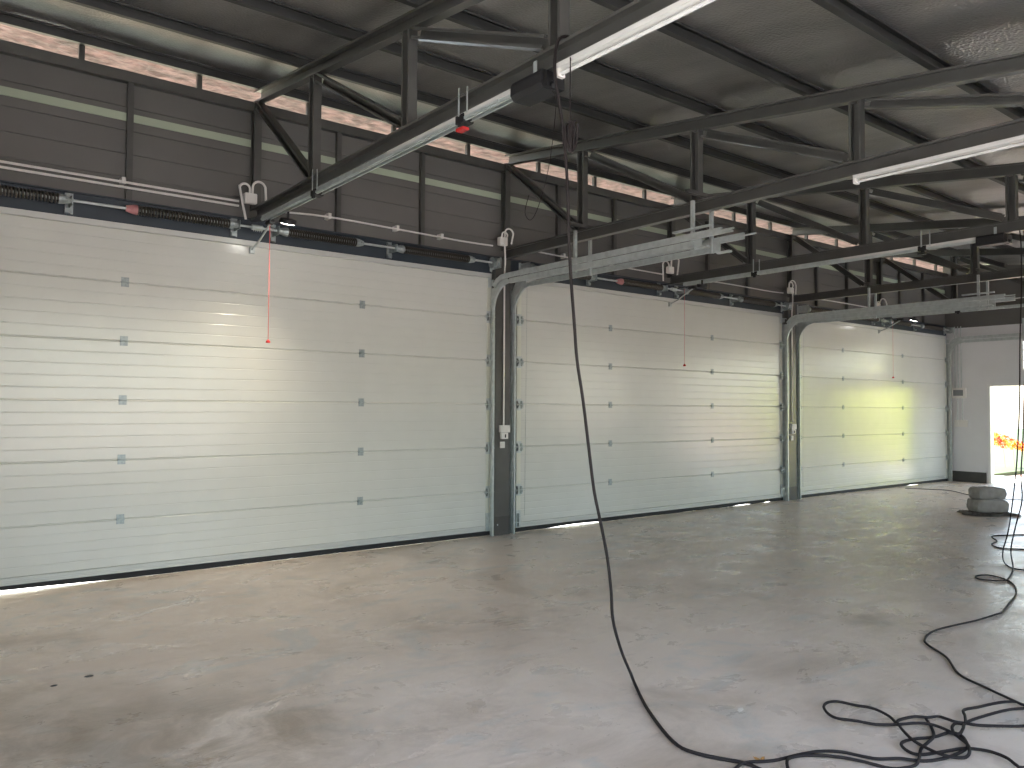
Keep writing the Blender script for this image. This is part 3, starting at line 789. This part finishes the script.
P2 = [(2.781,-6.273),(3.16,-6.183),(3.242,-6.18),(3.377,-6.243),(3.536,-6.282),(3.641,-6.331),(3.719,-6.394),(3.761,-6.477),(3.788,-6.545),(3.871,-6.609),(3.941,-6.683),(4.04,-6.73),(4.164,-6.757),(4.277,-6.75),(4.373,-6.699),(4.406,-6.658),(4.384,-6.617),(4.273,-6.589),(4.159,-6.535),(4.049,-6.53),(3.992,-6.585),(4.004,-6.641),(4.115,-6.698),(4.221,-6.74),(4.283,-6.774),(4.315,-6.843),(4.29,-6.922),(4.244,-6.981),(4.253,-7.009),(4.377,-7.118)]
P3 = [(3.124,-6.537),(3.298,-6.378),(3.407,-6.293),(3.475,-6.277),(3.553,-6.309),(3.64,-6.404),(3.699,-6.509),(3.738,-6.62),(3.793,-6.669),(3.86,-6.687),(3.951,-6.662),(4.072,-6.616),(4.168,-6.607),(4.281,-6.586),(4.404,-6.518),(4.497,-6.445)]
P4 = [(4.277,-6.393),(4.335,-6.326),(4.369,-6.22),(4.347,-6.126),(4.323,-6.042),(4.253,-6.016),(4.176,-6.035),(4.111,-6.098),(4.079,-6.171),(4.12,-6.248),(4.172,-6.336),(4.256,-6.403),(4.359,-6.471),(4.403,-6.532),(4.394,-6.613),(4.33,-6.696),(4.258,-6.765),(4.147,-6.802),(4.086,-6.775),(4.055,-6.724),(4.076,-6.648),(4.124,-6.558),(4.188,-6.478),(4.264,-6.41)]
P5 = [(4.262,-6.4),(4.316,-6.396),(4.412,-6.425),(4.476,-6.471),(4.531,-6.499),(4.522,-6.553),(4.524,-6.594),(4.556,-6.632),(4.572,-6.688),(4.64,-6.758),(4.762,-6.836),(4.971,-6.936)]
P6 = [(5.264,-6.847),(5.049,-6.739),(4.938,-6.691),(4.755,-6.644),(4.578,-6.623),(4.463,-6.654),(4.385,-6.666),(4.363,-6.626)]
P7 = [(5.16,-6.879),(5.117,-6.715),(5.128,-6.666),(5.048,-6.608),(4.887,-6.566),(4.758,-6.54),(4.674,-6.579),(4.572,-6.619),(4.527,-6.593),(4.451,-6.605),(4.384,-6.642)]
def lay(P, z): return [(a, b, z+.006*math.sin(i*.9)**2) for i, (a, b) in enumerate(P)]
cable('coiled_cable', [lay(P2, .009), lay(P3, .009), lay(P4, .018), lay(P5, .025), lay(P6, .02), lay(P7, .016)], .0078, 'tangled heap of black cable on the floor at the bottom right corner', (4.2, -6.6, 0))
main = [(5.135,-6.789),(5.148,-6.705),(5.293,-6.437),(5.415,-6.245),(5.717,-6.041),(5.908,-5.834),(6.05,-5.749),(6.318,-5.696),(6.619,-5.724),(6.922,-5.769),(7.225,-5.786),(7.362,-5.788),(7.711,-5.713),(8.187,-5.606),(8.592,-5.448),(8.82,-5.283),(8.896,-5.103),(8.743,-5.048),(8.62,-5.133),(8.725,-5.303),(9.026,-5.259)]
strB = [(a, b, .009) for a, b in main]+[(9.5,-5.12,.02),(9.9,-4.96,.14),(9.97,-4.986,.4),(9.97,-5.054,.7),(9.97,-5.047,.98),(9.97,-5.072,1.37),(9.97,-5.088,1.82),(9.97,-5.116,2.49),(9.97,-5.13,3.3),(9.97,-5.11,3.74)]
cable('extension_cable', [strB], .0075, 'black cable winding across the floor from the heap and rising at the right edge', (7, -5.6, 0))
strA = [(9.7,-5.75,.009),(9.558,-5.535,.009),(9.486,-5.23,.009),(9.515,-5.101,.009),(9.78,-4.93,.02),(9.93,-4.87,.12),(9.93,-4.934,.389),(9.93,-5.008,.978),(9.93,-5.036,1.37),(9.93,-5.057,1.818),(9.93,-5.07,2.49),(9.93,-5.09,3.0),(9.93,-5.095,3.5),(9.92,-5.085,3.74)]
cable('hanging_cable', [strA], .007, 'thin black cable hanging at the right picture edge from the third truss', (9.93, -5, 0))
loopC = [(12.763,-4.556,.008),(12.212,-4.302,.008),(11.771,-4.105,.008),(11.567,-4.15,.008),(11.305,-4.301,.008),(10.995,-4.353,.008),(10.784,-4.526,.008),(10.924,-4.741,.008),(11.286,-5.008,.008)]
cable('cable_loop', [loopC], .0075, 'kinked loop of black cable on the floor in front of the grey sacks', (11.5, -4.4, 0))
thin = [(17.375,-.26,.006),(17.535,-.604,.006),(17.674,-.955,.006),(17.523,-1.218,.006),(17.17,-1.556,.006),(17.05,-1.757,.006),(16.859,-2.312,.006),(16.959,-2.688,.006),(17.15,-3.217,.006)]
cable('thin_cable', [thin], .006, 'thin dark wire on the floor running from the far garage door behind the sacks', (17.4, -1.2, 0))
mot = [(3.07,-4.95,3.60),(3.078,-4.98,3.521),(3.048,-4.98,3.256),(3.002,-4.98,3.038),(2.934,-4.98,2.849),(2.882,-4.98,2.782),(2.844,-4.98,2.823),(2.873,-4.98,2.927)]
cable('motor_wire', [mot], .0022, 'fine black wire dangling from the nearest black motor unit', (3.0, -4.98, 3.2), n=6)
# coiled cord hung under the light
pts = [(3.01,-5.18,3.70),(3.01,-5.18,3.5),(3.01,-5.18,3.32)]
z0, z1 = 3.16, 3.33
loops = []
for k in range(4):
    for j in range(12):
        a = 2*PI*j/12+PI/2
        loops.append((3.02+.028*math.cos(a)+(k-1.5)*.012, -5.18+.015*math.sin(a*1.0+k), (z0+z1)/2+.085*math.sin(a)+(k-1.5)*.006))
m = MB(); m.tube(smooth_path(pts, 4), .004, 6); m.tube(smooth_path(loops, 2), .007, 6)
m.cyl((3.0, -5.19, 3.32), (3.03, -5.17, 3.33), .012, 8)
tag(m.build('cord_coil', M['cable'], smooth=True, loc=(3.02, -5.18, 3.36)), 'small black cord coil hanging below the nearest tube light', 'cord')

# ------------------------------------------------------------------ sacks
def sack(cx, cy, z0, L, W, Hh, rot, seed, name, label):
    bm = bmesh.new(); bmesh.ops.create_cube(bm, size=1)
    bmesh.ops.subdivide_edges(bm, edges=bm.edges, cuts=9, use_grid_fill=True)
    rnd = random.Random(seed); ph = [rnd.uniform(0, 6) for _ in range(6)]
    for v in bm.verts:
        x, y, z = v.co*2
        # pillow: rounded, pinched at the ends
        e = (1-.10*abs(x)**8)
        yy = y*(1-.06*z**4)*(1-.05*abs(x)**4); zz = z*(1-.07*y*y*y*y)*e
        xx = x*(1-.08*y*y-.08*z*z)
        w = .05*math.sin(6*x+ph[0]+2*y)+.04*math.sin(9*y+ph[1]+4*x)+.03*math.sin(14*x+ph[2]+5*z)
        v.co = Vector((xx*L/2*(1+w*.3), yy*W/2*(1+w*.6), zz*Hh/2*(1+w)))
    zm = min(v.co.z for v in bm.verts)
    for v in bm.verts: v.co.z -= zm; v.co.z = max(v.co.z, .012) if z0 < .05 else v.co.z
    c, s = math.cos(rot), math.sin(rot)
    for v in bm.verts: v.co = Vector((cx+v.co.x*c-v.co.y*s, cy+v.co.x*s+v.co.y*c, v.co.z+z0))
    m = MB(); m.bm.free(); m.bm = bm
    o = m.build(name, M['sack'], smooth=True, loc=(cx, cy, z0))
    for p in o.data.polygons: p.use_smooth = True
    return tag(o, label, 'sack', 'stacked grey sacks')
RA = math.radians(-38)
sack(14.20, -3.10, .03, .56, .34, .21, RA, 1, 'cement_sack', 'lower grey sack of the stack near the doorway')
sack(14.24, -3.08, .236, .50, .30, .19, RA+.05, 2, 'cement_sack', 'upper grey sack of the stack near the doorway')
# crumpled sheet beneath
bm = bmesh.new(); nx, ny = 26, 16; rows = []
rnd = random.Random(5)
for j in range(ny+1):
    row = []
    for i in range(nx+1):
        u, v = i/nx*2-1, j/ny*2-1
        rr = 1-.12*math.sin(5*math.atan2(v, u)+1)
        x, y = u*.38*rr, v*.27*rr
        edge = max(abs(u), abs(v))
        z = .012+(.018*rnd.random()+.028*abs(math.sin(5*u+3*v)))*(1 if edge > .45 else .2)
        if edge > .96: z = .008
        row.append(bm.verts.new((14.12+x*math.cos(RA)-y*math.sin(RA), -3.12+x*math.sin(RA)+y*math.cos(RA), z)))
    rows.append(row)
for j in range(ny):
    for i in range(nx): bm.faces.new((rows[j][i], rows[j][i+1], rows[j+1][i+1], rows[j+1][i]))
bmesh.ops.solidify(bm, geom=bm.faces[:], thickness=.005)
m = MB(); m.bm.free(); m.bm = bm
tag(m.build('crumpled_sheet', M['sheet'], loc=(14.12, -3.12, 0)), 'crumpled brownish sheet under the two stacked sacks', 'sheet')

# ------------------------------------------------------------------ small litter
m = MB()
for a, tw in ((.2, .35), (1.6, -.3), (2.9, .5)):
    pr = [(0, 0), (.012, .009), (.030, .007), (.045, 0), (.030, -.007), (.012, -.009)]
    u = Vector((math.cos(a), math.sin(a), abs(tw)*.6)).normalized(); v = Vector((-math.sin(a), math.cos(a), tw)).normalized()
    m.prism(pr, (3.325, -6.205, .006), u, v, (0, 0, .0012))
tag(m.build('dry_leaf', M['leaf'], loc=(3.325, -6.205, 0)), 'small curled brown leaf beside the cable at the bottom of the picture', 'leaf')
m = MB(); m.prism([(0, 0), (.045, .006), (.06, .022), (.03, .03), (.004, .018)], (3.77, -5.765, .003), (1, 0, .03), (0, 1, .12), (0, 0, .0015))
tag(m.build('paper_scrap', M['paper'], loc=(3.79, -5.76, 0)), 'tiny pale paper scrap on the floor right of the hanging cable', 'scrap')
for i, (x, y, s, lab) in enumerate([(1.02, -2.92, .016, 'dark dirt crumb on the floor left of the picture, nearer the door'), (.82, -2.98, .012, 'smaller dark dirt crumb on the floor at the left picture edge')]):
    bm = bmesh.new(); bmesh.ops.create_icosphere(bm, subdivisions=2, radius=s)
    for v in bm.verts: v.co = Vector((v.co.x*(1.6+.3*math.sin(v.co.y*300)), v.co.y, abs(v.co.z)*.5))+Vector((x, y, .001))
    m = MB(); m.bm.free(); m.bm = bm
    tag(m.build('dirt_crumb', M['skirt'], loc=(x, y, 0)), lab, 'crumb')

# ------------------------------------------------------------------ outside the doorway
def bush(name, cx, cy, lx, ly, h, mt, label, seed, n=1500, leaf=.09, z0=0, drop=0):
    t = thing(name, (cx, cy, -.16), label, 'shrub')
    rnd = random.Random(seed); m = MB()
    for i in range(n):
        a = rnd.uniform(0, 2*PI); r = rnd.random()**.35
        x = cx+lx/2*r*math.cos(a); y = cy+ly/2*r*math.sin(a)
        z = z0+h*rnd.random()*(1-.5*r*r)
        if drop: q = max(0, min(1, (y-.45)/1.2)); z = 1.05-.42*(1.65-y)-rnd.random()*(.06+.42*q*(1-.3*q))
        d = Vector((rnd.gauss(0, 1), rnd.gauss(0, 1), rnd.gauss(0, 1)+.6)).normalized(); u = d.orthogonal().normalized(); v = d.cross(u); s = leaf*rnd.uniform(.6, 1.3)
        vs = [m.bm.verts.new(Vector((x, y, z))+u*p*s+v*q*s) for p, q in ((-1, 0), (0, -.5), (1, 0), (0, .5))]
        m.bm.faces.new(vs)
    m.build('foliage', mt, t)
    m = MB()
    for k in range(0 if drop else 7):
        a = k*.9; m.tube([(cx+.05*math.cos(a), cy+.05*math.sin(a), -.16), (cx+lx*.12*math.cos(a), cy+ly*.12*math.sin(a), z0*.6+.1), (cx+lx*.3*math.cos(a), cy+ly*.3*math.sin(a), z0+h*.5)], [.03, .02, .01], 6)
    if drop:
        for k in range(3): m.tube([(cx+.1*k, cy-.35+.3*k, -.16), (cx+.1*k, cy-.3+.3*k, .5)], .004, 5)
    m.build('stem', M['leaf'], t)
    return t
bush('flowering_shrub', 27.0, 1.05, 1.0, 1.25, .38, M['flower'], 'red and orange flowering shrub seen through the bright doorway', 3, n=900, leaf=.05, z0=.45, drop=.42)
for i, (x, y) in enumerate([(26.2, -4.9), (26.6, -7.9)]):
    bush('garden_shrub', x, y, 2.6, 2.9, 3.3, M['hedge'], ['yellow green shrub in the yard outside, nearer the doorway', 'yellow green shrub in the yard outside, farther from the doorway'][i], 11+i, n=4200, leaf=.14, z0=.0)

# ------------------------------------------------------------------ light
W = bpy.data.worlds.new('World'); SC.world = W; W.use_nodes = True
nt = W.node_tree; bg = nt.nodes['Background']
sk = nt.nodes.new('ShaderNodeTexSky'); sk.sky_type = 'NISHITA'; sk.sun_disc = False
sk.sun_elevation = math.radians(50); sk.sun_rotation = math.radians(0); sk.air_density = 1.2; sk.dust_density = 2.0
nt.links.new(sk.outputs[0], bg.inputs[0]); bg.inputs[1].default_value = 1.0
mxw = nt.nodes.new('ShaderNodeMix'); mxw.data_type = 'RGBA'; mxw.inputs[0].default_value = .6; mxw.inputs[7].default_value = (.64, .60, .545, 1)
nt.links.new(sk.outputs[0], mxw.inputs[6]); nt.links.new(mxw.outputs[2], bg.inputs[0])
sun = bpy.data.lights.new('sun', 'SUN'); sun.energy = 9.0; sun.angle = math.radians(.6); sun.color = (1, .95, .86)
so = bpy.data.objects.new('sun', sun); C.objects.link(so)
so.rotation_euler = Vector((.6, -1, -1.4)).to_track_quat('-Z', 'Y').to_euler()
def portal(loc, sx, sy, d):
    l = bpy.data.lights.new('portal', 'AREA'); l.shape = 'RECTANGLE'; l.size = sx; l.size_y = sy; l.cycles.is_portal = True
    o = bpy.data.objects.new('portal', l); C.objects.link(o); o.location = loc
    o.rotation_euler = Vector(d).to_track_quat('-Z', 'Z').to_euler()
portal((XR+.14, -1.98, 1.17), 2.2, 2.3, (-1, 0, 0))
portal((XR+.14, -6.2, 1.65), 4.3, 3.2, (-1, 0, 0))
portal((XL-.15, -7.7, 1.45), 4.1, 2.8, (1, 0, 0))
portal((4.0, YB-.1, 2.0), 4.7, 2.9, (0, 1, 0))
portal((17.4, YB-.1, 2.15), 3.5, 2.4, (0, 1, 0))

# ------------------------------------------------------------------ camera
cam = bpy.data.cameras.new('camera'); co = bpy.data.objects.new('camera', cam); C.objects.link(co); SC.camera = co
f, yaw, pit, rol, d, h = 789.02, 0.667468512, 0.0305960466, 0.00563904828, 8.47662959, 1.69476453
F = Vector((math.sin(yaw)*math.cos(pit), math.cos(yaw)*math.cos(pit), math.sin(pit)))
R = Vector((math.cos(yaw), -math.sin(yaw), 0)); U = R.cross(F)
R2 = math.cos(rol)*R+math.sin(rol)*U; U2 = -math.sin(rol)*R+math.cos(rol)*U
co.matrix_world = Matrix(((R2.x, U2.x, -F.x, 0), (R2.y, U2.y, -F.y, -d), (R2.z, U2.z, -F.z, h), (0, 0, 0, 1)))
cam.sensor_width = 36; cam.lens = f/1024*36; cam.clip_start = .05; cam.clip_end = 300

vs = SC.view_settings; vs.view_transform = 'Standard'; vs.look = 'None'; vs.gamma = 1; vs.use_curve_mapping = False
vs.exposure = 1.52
cy = SC.cycles; cy.max_bounces = 14; cy.diffuse_bounces = 8; cy.glossy_bounces = 6; cy.transparent_max_bounces = 8
cy.sample_clamp_indirect = 8; cy.use_denoising = True; cy.caustics_reflective = True
